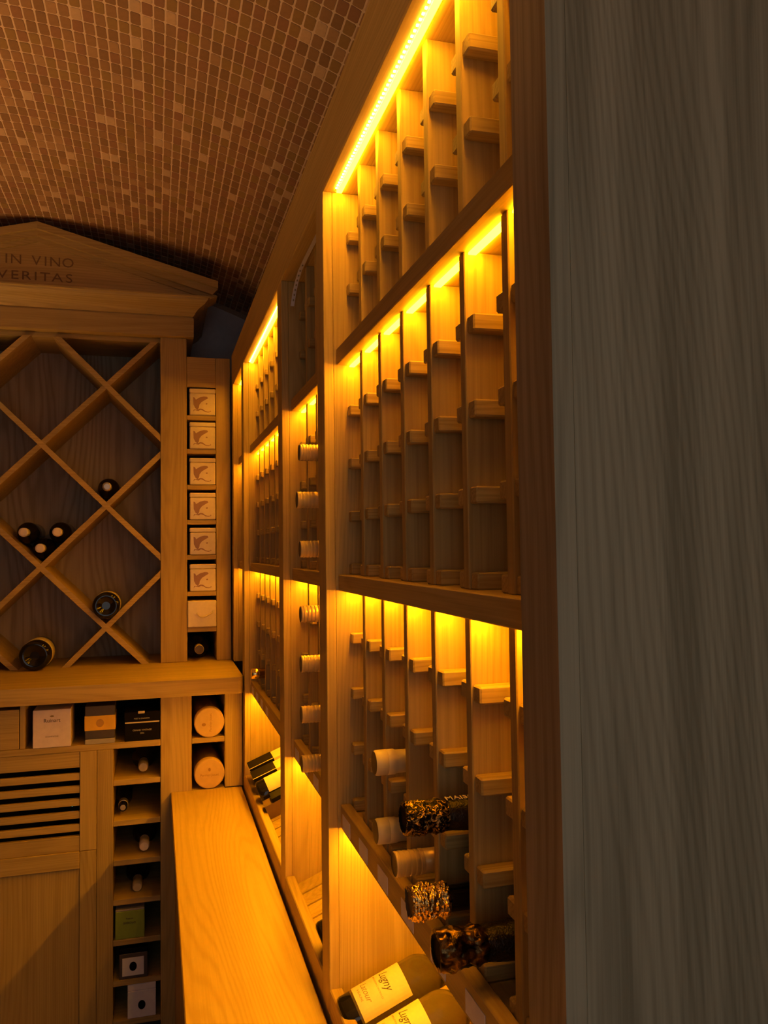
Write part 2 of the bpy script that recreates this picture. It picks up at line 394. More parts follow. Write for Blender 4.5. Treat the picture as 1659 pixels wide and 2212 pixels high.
def led(label, y0, y1, z, x, mat, cuts=(), chips=False, wd=.009):
    t_ = thing('led_strip', (x, (y0+y1)/2, z-.003), label, 'led strip')
    box('backing_tape', x-.0065, x+.0065, y0, y1, z-.0010, z, STRIPW, t_, 0) if not cuts else None
    edges = [y0]+[e for c in cuts for e in (c-.0085, c+.0085)]+[y1]
    for a, b_ in zip(edges[::2], edges[1::2]):
        box('light_segment', x-wd/2, x+wd/2, a, b_, z-.0035, z-.0010, mat, t_, 0)
    if chips:
        V = []; F = []
        k = int((y1-y0)/.011)
        for i in range(k):
            yy = y0+.004+i*.011; n0 = len(V)
            for dx in (x-wd/2-.0052, x-wd/2-.0022):
                for dy in (0, .003):
                    for dz in (z-.0028, z-.0008): V.append((dx, yy+dy, dz))
            F += [tuple(n0+q for q in f) for f in ((0, 1, 3, 2), (4, 6, 7, 5), (0, 4, 5, 1), (2, 3, 7, 6), (0, 2, 6, 4), (1, 5, 7, 3))]
        mesh_obj('diode_row', V, F, M_DIODE, t_, kind='stuff')
    return t_
def cuts_of(y0, y1, n):
    p = (y1-y0+.016)/n
    return [y0-.008+i*p for i in range(1, n)]
B1 = (.609, 1.397, 7); B2 = (1.4595, 1.896, 4); B3 = (1.960, 2.769, 7); B4 = (2.8315, 3.150, 3)
ZCT = -.80
bay1 = rack_bay('nearest and largest oak wine rack bay, holding the champagne bottles', *B1, ZCT-.03, True, .0625, .5465,
    [(1.353, .055), (1.238, .052), (1.126, .052), (1.010, .052), (.893, .050), (.781, .052), (.668, .05)], .043)
bay2 = rack_bay('narrow oak wine rack bay with unlit top section and column of screwcap bottles', *B2, ZCT-.03, True, .064, None, [(1.850, .05), (1.737, .05), (1.624, .05)], 0)
bay3 = rack_bay('oak wine rack bay further back with black gift boxes on its sloped shelf', *B3, ZCT-.03, True, .0625, None, [(2.72, .05), (2.605, .05), (2.49, .05), (2.37, .05)], 0)
bay4 = rack_bay('farthest thin oak wine rack bay in the corner by the back cabinet', *B4, -.425, False, .05, None, [], 0)
ep = thing('rack_end_panel', (.22, .56, -E0), 'large greyish oak panel closing the near end of the wine rack, nearest the camera', 'panel')
box('panel', .0171, .448, .5464, .5640, -E0+.001, Z_BEAM, WEND, ep, .0003)
box('edge_stile', 0, .017, .5465, .6090, -E0+.001, Z_BEAM, WEND, ep, .0003)
beam = tag(box('rack_top_beam', 0, .34, .6095, 3.20, Z_SOFF, Z_BEAM, WY, None, .002), 'long oak beam capping the wine racks under the tiled vault', 'beam')
# LED strips
led('bright amber light strip under the top beam of the nearest bay', B1[0]+.002, B1[1]-.006, Z_SOFF, .029, M_TOP, chips=True)
led('amber light strip under the upper shelf of the nearest bay', B1[0]+.001, B1[1]-.004, UP0, .0495, M_MID, cuts_of(*B1))
led('amber light strip under the middle shelf of the nearest bay', B1[0]+.001, B1[1]-.004, LO0, .0495, M_LOW, cuts_of(*B1))
led('hidden amber light strip under the tagged rail of the nearest bay', B1[0]+.001, B1[1]-.004, RAIL0, .048, M_DISP)
led('amber light strip under the upper shelf of the narrow bay', B2[0]+.001, B2[1]-.004, UP0, .0495, M_MID, cuts_of(*B2))
led('amber light strip under the middle shelf of the narrow bay', B2[0]+.001, B2[1]-.004, LO0, .0495, M_LOW, cuts_of(*B2))
led('hidden amber light strip under the tagged rail of the narrow bay', B2[0]+.001, B2[1]-.004, RAIL0, .048, M_DISP)
led('amber light strip under the top beam of the third bay', B3[0]+.002, B3[1]-.006, Z_SOFF, .029, M_TOP, chips=True)
led('amber light strip under the upper shelf of the third bay', B3[0]+.001, B3[1]-.004, UP0, .0495, M_MID, cuts_of(*B3))
led('amber light strip under the middle shelf of the third bay', B3[0]+.001, B3[1]-.004, LO0, .0495, M_LOW, cuts_of(*B3))
led('hidden amber light strip under the tagged rail of the third bay', B3[0]+.001, B3[1]-.004, RAIL0, .048, M_DISP)
led('short amber light strip under the top beam of the farthest bay', B4[0]+.002, B4[1]-.006, Z_SOFF, .029, M_TOP)
led('short amber light strip under the upper shelf of the farthest bay', B4[0]+.001, B4[1]-.004, UP0, .0495, M_MID, cuts_of(*B4))
led('short amber light strip under the middle shelf of the farthest bay', B4[0]+.001, B4[1]-.004, LO0, .0495, M_LOW, cuts_of(*B4))
# the dead strip that hangs down in bay 2
t_ = thing('led_strip', (.024, 1.70, .56), 'unlit white light tape hanging loose in the dark top section', 'led strip')
pts = [(.030, 1.475, .6325), (.030, 1.60, .632), (.029, 1.72, .630), (.0275, 1.79, .624), (.026, 1.828, .610), (.024, 1.850, .590), (.022, 1.866, .565)]
V = []
for p in pts: V += [(p[0]-.0042, p[1], p[2]), (p[0]+.0042, p[1], p[2]), (p[0]-.0042, p[1]+.001, p[2]+.0008), (p[0]+.0042, p[1]+.001, p[2]+.0008)]
F = []
for i in range(len(pts)-1):
    a = 4*i
    F += [(a, a+1, a+5, a+4), (a+2, a+6, a+7, a+3), (a, a+4, a+6, a+2), (a+1, a+3, a+7, a+5)]
F += [(0, 2, 3, 1), (4*len(pts)-4, 4*len(pts)-3, 4*len(pts)-1, 4*len(pts)-2)]
mesh_obj('tape', V, F, STRIPW, t_)
for k in range(8):
    u = 2.6+k*.42; i = int(u); f = u-i; p = Vector(pts[i]).lerp(Vector(pts[min(i+1, 6)]), f)
    box('chip', p.x-.0013, p.x+.0013, p.y-.0035, p.y-.0008, p.z-.002, p.z+.002, STRIPDOT, t_, 0)

# ------------------------------------------------------------------ counter under the rack
cn = thing('counter', (-.12, 1.68, -E0), 'long honey oak counter top running along the foot of the wine rack', 'counter')
box('worktop', -.238, -.0065, .555, 2.8215, ZCT-.032, ZCT, WTOP, cn, .002)
box('front_panel', -.226, -.208, .555, 2.8215, -E0+.001, ZCT-.0325, WZ, cn)
box('carcass', -.2075, .335, .612, 2.8215, -E0+.001, -.8355, DARKVOID, cn, 0)

# ------------------------------------------------------------------ bottles
AX = Matrix(((0, 0, -1), (0, 1, 0), (1, 0, 0)))       # local +Z (neck) -> -x
AY = Matrix(((1, 0, 0), (0, 0, -1), (0, 1, 0)))       # local +Z (neck) -> -y
AYB = Matrix(((1, 0, 0), (0, 0, 1), (0, -1, 0)))      # base towards -y
RB = .0440
def body_prof(R=RB, neck=.0145, L=.30):
    p = [(0, R*.80), (.003, R*.95), (.008, R), (L*.60, R)]
    for i in range(1, 9):
        a = i/8; p.append((L*.60+L*.16*a, neck+(R-neck)*(.5+.5*math.cos(math.pi*a))))
    p += [(L-.004, neck), (L, neck*.9)]
    return [(t_, r, 0) for t_, r in p]
def bottle(label, kind, tip, M, group=None, glass=None, R=RB):
    """tip = scene position of the mouth"""
    t_ = thing('wine_bottle', (tip[0], tip[1], tip[2]), label, 'bottle', group)
    base = Vector((tip[0], tip[1], tip[2]+E0)) - M @ Vector((0, 0, .30))
    gl = glass or BLACKGLASS
    o = link('glass_body', lathe_mesh('body_%s_%s_%.3f' % (gl.name, M[0][2:]+M[1][2:], R), body_prof(R), M, [gl], None), base, t_)
    key = kind+str(tuple(M.col[2]))
    if kind == 'screw':
        pr = [(.236, .0149, 0), (.2365, .0153, 0), (.262, .0153, 0), (.2625, .0148, 0), (.2640, .0148, 0)]
        for k in range(5):
            t0 = .2645+k*.0068
            pr += [(t0, .0156, 0), (t0+.0040, .0158, 0), (t0+.0046, .0150, 0), (t0+.0062, .0150, 0)]
        pr += [(.2990, .0157, 0), (.3004, .0155, 0), (.3014, .0146, 1), (.3010, .0138, 1), (.3008, .008, 1)]
        c = link('screw_cap', lathe_mesh(key, pr, M, [SCREWCAP, CAPEND], None, 36), base, t_)
    elif kind == 'cream':
        pr = [(.232, .0154, 0), (.268, .0160, 0), (.2705, .0162, 0), (.2725, .0174, 0), (.283, .0178, 0), (.2835, .0174, 0), (.284, .0178, 0), (.2985, .0174, 0), (.3012, .0160, 1), (.3014, .0110, 1)]
        c = link('capsule', lathe_mesh(key, pr, M, [CREAMCAP, CAPEND], None, 36), base, t_)
    elif kind in ('champ_black', 'champ_gold', 'champ_brown'):
        mt = {'champ_black': DARKFOIL, 'champ_gold': GOLDFOIL, 'champ_brown': BROWNFOIL}[kind]
        hd = .0188 if kind != 'champ_brown' else .0205
        lo = .150 if kind == 'champ_black' else .258 if kind == 'champ_gold' else .150
        pr = []
        for k in range(46):
            t2 = lo+(.302-lo)*k/45
            if t2 < .252: r = .0166+(.252-t2)*.10
            elif t2 < .262: r = .0166+(t2-.252)*.28
            elif t2 < .270: r = .0194-(t2-.262)*.28
            else: r = .0172+(hd-.0172)*min(1, (t2-.270)/.010)
            if t2 > .298: r -= (t2-.298)*.5
            pr.append((t2, r, 2 if t2 < .250 and kind != 'champ_gold' else 0))
        pr += [(.3025, .0150, 1), (.3018, .0146, 1), (.3005, .0120, 1)]
        amp = {'champ_black': .0015, 'champ_gold': .0024, 'champ_brown': .0022}[kind]
        sc = {'champ_black': 300, 'champ_gold': 170, 'champ_brown': 150}[kind]
        def disp(t3, a, r, amp=amp, sc=sc):
            k = 1.0 if t3 > .245 else .25
            p = Vector((.018*math.cos(a), .018*math.sin(a), t3))*sc
            return r+amp*k*(abs(noise.noise(p))*2.2-.5+.6*noise.noise(p*2.3))
        me = lathe_mesh(key, pr, M, [mt, CAPEND if kind == 'champ_gold' else BLACKBOX, NECKFOIL], None, 72, disp)
        c = link('foil', me, base, t_)
    elif kind == 'gold':
        pr = [(.225, .0152, 0), (.270, .0158, 0), (.272, .0168, 0), (.299, .0164, 0), (.3012, .0150, 0), (.3014, .010, 0)]
        c = link('capsule', lathe_mesh(key, pr, M, [BRIGHTCAP], None, 28), base, t_)
    else:
        mt = {'pale': PINKCAP, 'steel': PALESTEEL}[kind]
        pr = [(.235, .0152, 0), (.270, .0158, 0), (.272, .0168, 0), (.299, .0164, 0), (.3015, .0140, 0), (.3017, .010, 0)]
        c = link('capsule', lathe_mesh(key, pr, M, [mt], None, 28), base, t_)
    return t_, base
def rack_z(row): return ROWS[row]+.0355
g = 'bottles lying in the nearest bay'
bottle('bottle with cream foil capsule and dark mouth, above another cream capped one', 'cream', (.011, 1.1205, rack_z(9)), AX, g)
bottle('bottle with cream capsule and greenish neck, just above the tagged rail', 'cream', (.012, 1.1205, rack_z(10)), AX, g, GREENGLASS)
bc, cb = bottle('champagne bottle with black and gold embossed foil neck', 'champ_black', (-.015, .8935, rack_z(9)-.004), AX, g)
bottle('bottle with ribbed gold screw cap beside the gold foil champagne', 'screw', (.006, 1.007, rack_z(10)-.003), AX, g, GREENGLASS)
bottle('champagne bottle with shiny crumpled gold foil head', 'champ_gold', (-.009, .8935, rack_z(10)-.003), AX, g)
bottle('champagne bottle with crumpled dark brown foil, lowest and nearest the camera', 'champ_brown', (-.017, .7795, rack_z(10)-.001), AX, g)
def neckwrap(yc, zc, r, a0_):
    def fn(a, b_, c):
        th = a0_-b_/r
        return (.056+a, yc-(r+c)*math.sin(th), zc+(r+c)*math.cos(th))
    return fn
lettering('neck_lettering', 'MAISON', .0125, LABEL, bc, neckwrap(.8935, rack_z(9)-.004, .0195, .15), sx=1.0)['label'] = 'white capital letters on the black neck foil'
ordn = ['topmost', 'second', 'third', 'fourth', 'fifth', 'sixth', 'lowest']
for k, (row, dz) in enumerate(((4, -.013), (5, -.009), (6, -.009), (7, -.010), (8, -.007), (9, -.005), (10, 0))):
    bottle('%s gold screwcap bottle in the column of seven in the narrow bay' % ordn[k], 'screw', (-.025-.005*(k == 1), 1.5085, rack_z(row)+dz), AX, 'column of screwcap bottles in the narrow bay')
bottle('bottle with gleaming gold capsule low in the third bay', 'gold', (.004, 2.5955, rack_z(10)+.006), AX)
# bottles in the diamond lattice
YU = 3.215
g = 'bottles in the diamond lattice'
bottle('single bottle with pale tip in the upper right diamond of the lattice', 'steel', (-.461, YU-.02, .2395), AY, g, R=.040)
bottle('left bottle of the three huddled in one diamond', 'pale', (-.748, YU-.02, .071), AY, g, R=.040)
bottle('right bottle of the three huddled in one diamond', 'pale', (-.634, YU-.02, .071), AY, g, R=.040)
bottle('bottom bottle of the three huddled in one diamond', 'pale', (-.692, YU-.02, .0125), AY, g, R=.040)
def base_bottle(label, x, z, R, yb, tilt=0):
    t_ = thing('wine_bottle', (x, yb, z-R), label, 'bottle', g)
    pr = [(.010, R*.30, 0), (.002, R*.60, 0), (0, R*.76, 0), (.002, R*.92, 0), (.009, R, 0)]+[q for q in body_prof(R) if q[0] > .01]
    link('glass_body', lathe_mesh('bb%.3f' % R, pr, AYB, [BLACKGLASS], None, 36), (x, yb, z+E0), t_)
    pr2 = [(.060, R+.0004, 0), (.061, R+.0008, 0), (.14, R+.0008, 0), (.141, R+.0004, 0)]
    link('label', lathe_mesh('bl%.3f' % R, pr2, AYB, [LABEL], None, 36), (x, yb, z+E0), t_)
base_bottle('dark bottle showing its round base in the lower right diamond', -.4630, -.2030, .0485, YU-.03)
base_bottle('dark fat bottle showing its base on the ledge at the foot of the lattice', -.703, -.3725, .0530, YU-.06)
bottle('bottle with round pale cap in the lowest cell of the box tower', 'cream', (-.1255, YU-.004, -.3815), AY, None, R=.0440)

# ------------------------------------------------------------------ upper back cabinet with diamond lattice
uc = thing('lattice_cabinet', (-.70, 3.45, -.4265), 'tall oak cabinet with diamond bottle lattice and carved pediment on the back wall', 'cabinet')
ZW = -.4265
for a, b_ in ((-.268, -.170), (-1.230, -1.132)):
    box('stile', a, b_, YU, YU+.022, ZW, .8185, WZ, uc, .002)
for a, b_ in ((-.190, -.1705), (-1.2295, -1.210)):
    box('side_panel', a, b_, YU+.0222, YB-.01, ZW, .8185, WZ, uc)
box('back_panel', -1.209, -.1905, YU+.29, YU+.305, ZW, .8185, WBACK, uc)
box('top_panel', -1.209, -.1905, YU+.0222, YU+.289, .800, .8185, WX, uc)
def clip(poly, x0, x1, z0, z1):
    for ax, lim, sg in ((0, x0, 1), (0, x1, -1), (1, z0, 1), (1, z1, -1)):
        out = []
        for i in range(len(poly)):
            p, q = poly[i], poly[(i+1) % len(poly)]
            dp, dq = (p[ax]-lim)*sg, (q[ax]-lim)*sg
            if dp >= 0: out.append(p)
            if dp*dq < 0:
                f = dp/(dp-dq); out.append((p[0]+(q[0]-p[0])*f, p[1]+(q[1]-p[1])*f))
        poly = out
        if not poly: return poly
    return poly
NX, NZ, NP = -.4645, .169, .2275
for sgn in (1, -1):
    for k in range(-4, 5):
        # line through (NX, NZ + 2k*NP*...) with slope +-1
        c = NZ+k*2*NP
        p0 = (NX-1.4, c-sgn*1.4); p1 = (NX+1.4, c+sgn*1.4); h = .0095*math.sqrt(2)
        poly = clip([(p0[0], p0[1]-h), (p1[0], p1[1]-h), (p1[0], p1[1]+h), (p0[0], p0[1]+h)], -1.131, -.2685, ZW, .8000)
        if len(poly) >= 3 and max(p[0] for p in poly)-min(p[0] for p in poly) > .02:
            f = YU+(.004 if sgn > 0 else .0025)
            prism('lattice_bar', poly, f, YU+.2895, WX, uc)
# frieze, crown and pediment
def mitred(name, prof, xr0, zlo, parent, mat):
    """crown moulding: prof = list of (z, out); sweeps the front and both ends about the cabinet axis"""
    V = []; F = []
    xc = -.70
    for z, o_ in prof:
        hw = (xr0-xc)+o_
        V += [(xc-hw, YB-.012, z), (xc-hw, YU-o_, z), (xc+hw, YU-o_, z), (xc+hw, YB-.012, z)]
    n = len(prof)
    for i in range(n-1):
        for j in range(3): F.append((4*i+j, 4*i+j+1, 4*i+4+j+1, 4*i+4+j))
        F.append((4*i+3, 4*i, 4*i+4, 4*i+7))
    F += [(0, 1, 2, 3), (4*n-1, 4*n-2, 4*n-3, 4*n-4)]
    return mesh_obj(name, V, F, mat, parent)
mitred('frieze', [(.8187, .026), (.892, .026), (.8925, .022), (.898, .022)], -.1705, 0, uc, WX)
mitred('crown_moulding', [(.8982, .024), (.906, .030), (.914, .034), (.926, .045), (.940, .066), (.952, .076), (.958, .078), (.960, .084), (.9655, .084)], -.1705, 0, uc, WX)
AP, TIP = 1.200, (-.052, .9660)
prism('tympanum', [(-1.32, .9657), (-.08, .9657), (-.08, .985), (-.70, 1.150), (-1.32, .985)], YU-.035, YU+.0, WX, uc)
for s_ in (1, -1):
    mir = lambda p: (p[0] if s_ > 0 else -1.40-p[0], p[1])
    for dy, up, lo in ((-.075, 0.0, .026), (-.060, -.026, .048), (-.045, -.048, .064)):
        q = [(-.70, AP+up), (-.055, 1.028+up), (-.055-.02*(up < 0)-.01*(up < -.03), 1.028-lo), (-.70, AP-lo)]
        prism('raking_moulding', [mir(p) for p in q], YU+dy, YU+.06, WX, uc)
for s_, sz, zc, xc, sx in (('IN VINO', .050, 1.066, -.698, 1.08), ('VERITAS', .046, 1.008, -.710, 1.30)):
    adv = {'I': .42, ' ': .50, 'N': .80, 'V': .74, 'O': .84, 'E': .64, 'R': .66, 'T': .66, 'A': .74, 'S': .62}
    tot = sum(adv[c_] for c_ in s_)*sz*sx; px_ = xc-tot/2
    for ch in s_:
        hw = adv[ch]*sz*sx/2; px_ += hw
        if ch != ' ': lettering('carved_letter', ch, sz, CARVE, uc, flat_fn(px_, YU-.0352, zc), ext=.0006, sx=sx)
        px_ += hw
# box tower beside it
bt = thing('box_tower', (-.085, 3.45, ZW), 'narrow oak tower of small square cells between the lattice and the rack', 'shelf unit')
box('stile', -.060, -.004, YU, YU+.022, ZW, .7475, WZ, bt, .002)
box('header', -.1698, -.0602, YU, YU+.022, .630, .7475, WX, bt, .002)
box('side_panel', -.060, -.044, YU+.0222, YB-.012, ZW, .7475, WZ, bt)
box('back_panel', -.1695, -.0605, YU+.40, YU+.41, ZW, .63, DARKVOID, bt)
box('top', -.1695, -.0605, YU+.0222, YB-.012, .7295, .7475, WX, bt)
CELL = [.520, .389, .250, .115, -.020, -.160, -.297]
for z in CELL:
    box('shelf', -.1695, -.0605, YU+.002, YU+.399, z-.018, z, WX, bt)
names = ['topmost', 'second from the top', 'third from the top', 'fourth from the top', 'fifth from the top', 'sixth from the top']
for k, z in enumerate(CELL[:6]):
    h = .104; xa, xb = -.1595, -.0625; yf = YU-.004
    t_ = thing('gift_box', ((xa+xb)/2, yf, z), 'cream gift box with brown winged print, %s in the box tower' % names[k], 'box', 'cream printed boxes in the tower')
    box('box_body', xa, xb, yf, yf+.30, z+.0005, z+h-.018, CREAMBOX, t_, .003)
    box('lid', xa-.001, xb+.001, yf-.001, yf+.301, z+h-.0176, z+h, CREAMBOX, t_, .003)
    def q(pts, nm):
        prism(nm, [(xa+.097*u, z+.097*v) for u, v in pts], yf-.0006, yf+.0002, PRINT, t_)
    wing = [(.14, .72), (.20, .70), (.24, .62), (.40, .72), (.56, .76), (.68, .75), (.72, .69), (.60, .62), (.46, .53), (.38, .42), (.36, .30), (.30, .22), (.22, .28), (.15, .42)]
    q(wing, 'wing_print')
    q([(.14, .14), (.20, .20), (.34, .17), (.42, .22), (.52, .19), (.60, .14), (.72, .12), (.82, .15), (.83, .19), (.79, .20), (.80, .16), (.70, .15), (.60, .18), (.50, .26), (.40, .27), (.30, .22), (.16, .22)][::1], 'scroll_print')
    q([(.62, .47), (.66, .50), (.70, .48), (.68, .44), (.64, .44)], 'dot_print')
z = CELL[6]; xa, xb = -.1690, -.0610; yf = YU-.010
t_ = thing('drawer_box', ((xa+xb)/2, yf, z), 'plain cream box with curved rope handle in the box tower', 'box')
box('box_body', xa, xb, yf, yf+.30, z+.0005, z+.102, CREAMBOX, t_, .003)
pp = [(xa+.036+.058*i/10, yf-.006-.006*math.sin(math.pi*i/10), z+.052-.014*math.sin(math.pi*(i/10)**.7)+.006*i/10) for i in range(11)]
V = []; F = []
for i, p in enumerate(pp):
    for j in range(6):
        a = math.pi*j/3; V.append((p[0], p[1]+.0036*math.cos(a), p[2]+.0036*math.sin(a)))
for i in range(10):
    for j in range(6): F.append((6*i+j, 6*i+(j+1) % 6, 6*i+6+(j+1) % 6, 6*i+6+j))
F += [tuple(range(6)), tuple(range(60, 66))]
mesh_obj('rope_handle', V, F, CREAMBOX, t_, smooth=True)
for xx in (pp[0], pp[-1]): box('handle_mount', xx[0]-.003, xx[0]+.003, yf-.008, yf, xx[2]-.004, xx[2]+.004, CREAMBOX, t_)

# ------------------------------------------------------------------ ledge and lower back cabinet
ld = prism('ledge', [(-1.26, 2.775), (-.022, 2.775), (-.006, 2.782), (-.0025, 2.800), (-.0025, YB-.004), (-1.26, YB-.004)], 0, 1, WX)
bpy.data.objects.remove(ld)
def slab(name, poly, z0, z1, mat, parent=None):
    n = len(poly); V = [(p[0], p[1], z0) for p in poly]+[(p[0], p[1], z1) for p in poly]
    F = [tuple(range(n)), tuple(range(n, 2*n))]+[(i, (i+1) % n, n+(i+1) % n, n+i) for i in range(n)]
    return mesh_obj(name, V, F, mat, parent)
tag(slab('oak_ledge', [(-1.26, 2.775), (-.020, 2.775), (-.010, 2.778), (-.005, 2.785), (-.0025, 2.800), (-.0025, YB-.004), (-1.26, YB-.004)], -.4805, -.4270, WX), 'thick oak ledge between the lattice cabinet and the cupboard below', 'ledge')
lc = thing('base_cabinet', (-.64, 3.2, -E0), 'oak base cabinet with louvred door, cubby column and open shelf', 'cabinet')
YL = 2.823; ZL = -.4810
box('stile', -.2710, -.1705, YL, YL+.022, -E0+.001, ZL, WZ, lc, .002)
box('stile', -.0620, -.0025, YL, YL+.022, ZCT+.0005, ZL, WZ, lc, .002)
box('stile', -.4690, -.4190, YL, YL+.022, -E0+.001, -.6455, WZ, lc, .0015)
box('partition', -.7010, -.6850, YL+.004, YL+.42, -.6245, ZL, WZ, lc)
box('partition', -.4350, -.4192, YL+.0222, YL+.42, -E0+.001, -.6455, WZ, lc)
box('partition', -.2708, -.2550, YL+.0222, YL+.42, -E0+.001, ZL, WZ, lc)
box('partition', -.1865, -.1705, YL+.0222, YL+.42, ZCT, ZL, WZ, lc)
box('partition', -.0620, -.0460, YL+.0222, YL+.42, ZCT, ZL, WZ, lc)
box('shelf', -1.20, -.2712, YL, YL+.42, -.6450, -.6250, WX, lc)
box('shelf', -.1700, -.0625, YL+.001, YL+.42, -.6470, -.6300, WX, lc)
box('niche_floor', -.1700, -.0625, YL-.0005, YL+.42, ZCT-.016, ZCT, WX, lc)
box('back_panel', -1.20, -.0625, YL+.4205, YL+.43, -E0+.001, ZL, DARKVOID, lc, 0)
CUB = [-.747, -.877, -1.004, -1.130, -1.258, -1.386, -1.512]
for z in CUB: box('shelf', -.4188, -.2712, YL+.003, YL+.42, z-.018, z, WX, lc)
dr = box('door_stile', -.5210, -.4700, YL, YL+.020, -.9605, -.6455, WZ, lc, .0015)
box('door_stile', -.5210, -.4700, YL, YL+.020, -E0+.03, -.9620, WZ, lc, .0015)
box('top_rail', -1.08, -.5215, YL+.003, YL+.020, -.6960, -.6455, WX, lc)
z = -.6960
for k in range(6):
    z0 = z-.0185-.0220
    if k < 5: box('louvre_slat', -1.08, -.5215, YL+.004, YL+.019, z0, z0+.0220, WX, lc)
    z = z0
box('mid_rail', -1.08, -.5215, YL+.003, YL+.020, -.9605, -.9130, WX, lc)
box('kick_rail', -1.08, -.5215, YL-.004, YL+.020, -1.0145, -.9610, WX, lc)
box('lower_panel', -1.08, -.5215, YL+.006, YL+.018, -E0+.03, -1.0150, WZ, lc)
tag(disc('indicator_lamp', -.548, YL+.05, -.8270, .0042, .0042, TEAL, None), 'tiny teal indicator light glowing behind the louvres', 'indicator light')

# boxes on the open shelf
ZS = -.6245
t_ = thing('wooden_case', (-.73, YL, ZS), 'pale wooden wine case at the left end of the open shelf', 'box')
box('case_front', -.80, -.7035, YL+.004, YL+.014, ZS, -.500, WX, t_); box('case_body', -.80, -.7035, YL+.0142, YL+.30, ZS, -.502, WX, t_)
t_ = thing('white_carton', (-.605, YL, ZS), 'pinkish white square champagne carton with small grey lettering', 'box')
box('carton_body', -.662, -.548, YL-.004, YL+.11, ZS, -.505, WHITEBOX, t_, .0015)
lettering('brand_lettering', 'Ruinart', .017, INK, t_, flat_fn(-.605, YL-.0042, -.5395))
lettering('small_lettering', 'CHAMPAGNE', .0065, PALEINK, t_, flat_fn(-.605, YL-.0042, -.590))
disc('emblem', -.605, YL-.004, -.5255, .006, .003, PALEINK, t_)
t_ = thing('banded_carton', (-.46, YL, ZS), 'charcoal carton with a wide yellow band', 'box')
box('carton_body', -.506, -.414, YL, YL+.10, ZS+.0165, -.5025, CHARCOAL, t_, .0015)
box('carton_foot', -.506, -.414, YL, YL+.10, ZS, ZS+.0160, GREYBAND, t_, .001)
box('yellow_band', -.5075, -.4125, YL-.0015, YL+.1015, -.5810, -.5340, YELLOWBAND, t_, .001)
disc('emblem', -.460, YL-.0015, -.5575, .012, .013, plain('ochre_print', (.62, .33, .03), .5), t_)
t_ = thing('black_carton', (-.33, YL, ZS), 'black carton with a thin gold line and pale clasp', 'box')
box('carton_body', -.384, -.2735, YL+.002, YL+.11, ZS, -.5670, BLACKBOX, t_, .0015)
box('carton_lid', -.385, -.2725, YL+.001, YL+.111, -.5625, -.5300, BLACKBOX, t_, .0015)
box('gold_line', -.3825, -.2745, YL+.003, YL+.10, -.5668, -.5627, LABEL, t_, 0)
box('clasp', -.342, -.321, YL-.0005, YL+.004, -.5360, -.5280, LABEL, t_)
lettering('brand_lettering', 'MOET & CHANDON', .0060, SILVER, t_, flat_fn(-.330, YL+.0008, -.5520), sx=.9)
lettering('small_lettering', 'GRAND VINTAGE', .0075, SILVER, t_, flat_fn(-.329, YL+.0018, -.5900)); lettering('year_lettering', '2006', .0065, SILVER, t_, flat_fn(-.329, YL+.0018, -.6000))
# tubes in the niche
for k, (z0, lab) in enumerate(((-.6298, 'tan lidded gift tube lying in the upper niche, its print turned sideways'), (ZCT+.0002, 'tan lidded gift tube lying in the lower niche at counter level'))):
    R = .0500; xc = -.1128; zc = z0+R
    t_ = thing('gift_tube', (xc, YL, z0), lab, 'gift tube', 'gift tubes in the niche')
    link('tube_body', lathe_mesh('tube', [(0, R*.985, 0), (.30, R*.985, 0)], AY, [TUBE], None, 48), (xc, YL+.325, zc+E0), t_)
    link('lid', lathe_mesh('lid', [(0, R, 0), (.024, R, 0), (.0275, R*.97, 0), (.0285, R*.93, 0)], AY, [CORKM], None, 48), (xc, YL+.0250, zc+E0), t_)
    yt = YL-.0037
    if k == 0:
        lettering('lid_print', 'Perrier-Jouet', .0115, TUBEINK, t_, (lambda a, b_, c, xc=xc, zc=zc, yt=yt: (xc+.004-b_, yt-c, zc+a)))
        disc('emblem', xc-.018, yt, zc-.006, .007, .0055, TUBEINK, t_)
    else:
        lettering('lid_print', 'Perrier-Jouet', .0115, TUBEINK, t_, flat_fn(xc, yt, zc-.004))
        disc('emblem', xc, yt, zc+.014, .004, .006, TUBEINK, t_)
# cubby column
for k, (x, z, kind, lab) in enumerate(((-.326, -.7235, 'steel', 'bottle with silver capped neck in the topmost cubby'), (-.391, -.8500, 'steel', 'bottle lying far left in the second cubby, small dull tip'), (-.323, -.9840, 'pale', 'bottle with white cap in the third cubby'), (-.345, -1.1130, 'cream', 'bottle with tan capped neck in the fourth cubby'))):
    zc = CUB[k]+.0003
    t_ = thing('wine_bottle', (x, YL+.05, zc), lab, 'bottle', 'bottles in the cubby column')
    R = .027 if k == 1 else .040
    M = Matrix.Rotation(math.radians(0), 3, 'X') @ AY
    drop = (z-CUB[k])
    base = Vector((x, YL+.05+.30, zc+R+E0))
    tip = Vector((x, YL+.05+.02*(k % 2), z+E0)); ax = (tip-base); ax.normalize()
    Rm = ax.to_track_quat('Z', 'Y').to_matrix()
    link('glass_body', lathe_mesh('cb%d' % k, body_prof(R), Rm, [BLACKGLASS], None), base, t_)
    mt = {'steel': PALESTEEL, 'pale': PINKCAP, 'cream': CREAMCAP}[kind]; s_ = .62 if k == 1 else 1
    link('capsule', lathe_mesh('cc%d' % k, [(.240, .0155, 0), (.270, .0160, 0), (.272, .0168*s_, 0), (.297, .0164*s_, 0), (.3020, .0135*s_, 0), (.3022, .008*s_, 0)], Rm, [mt], None, 28), base, t_)
t_ = thing('green_carton', (-.367, YL, CUB[4]), 'small green carton in the cubby column', 'box')
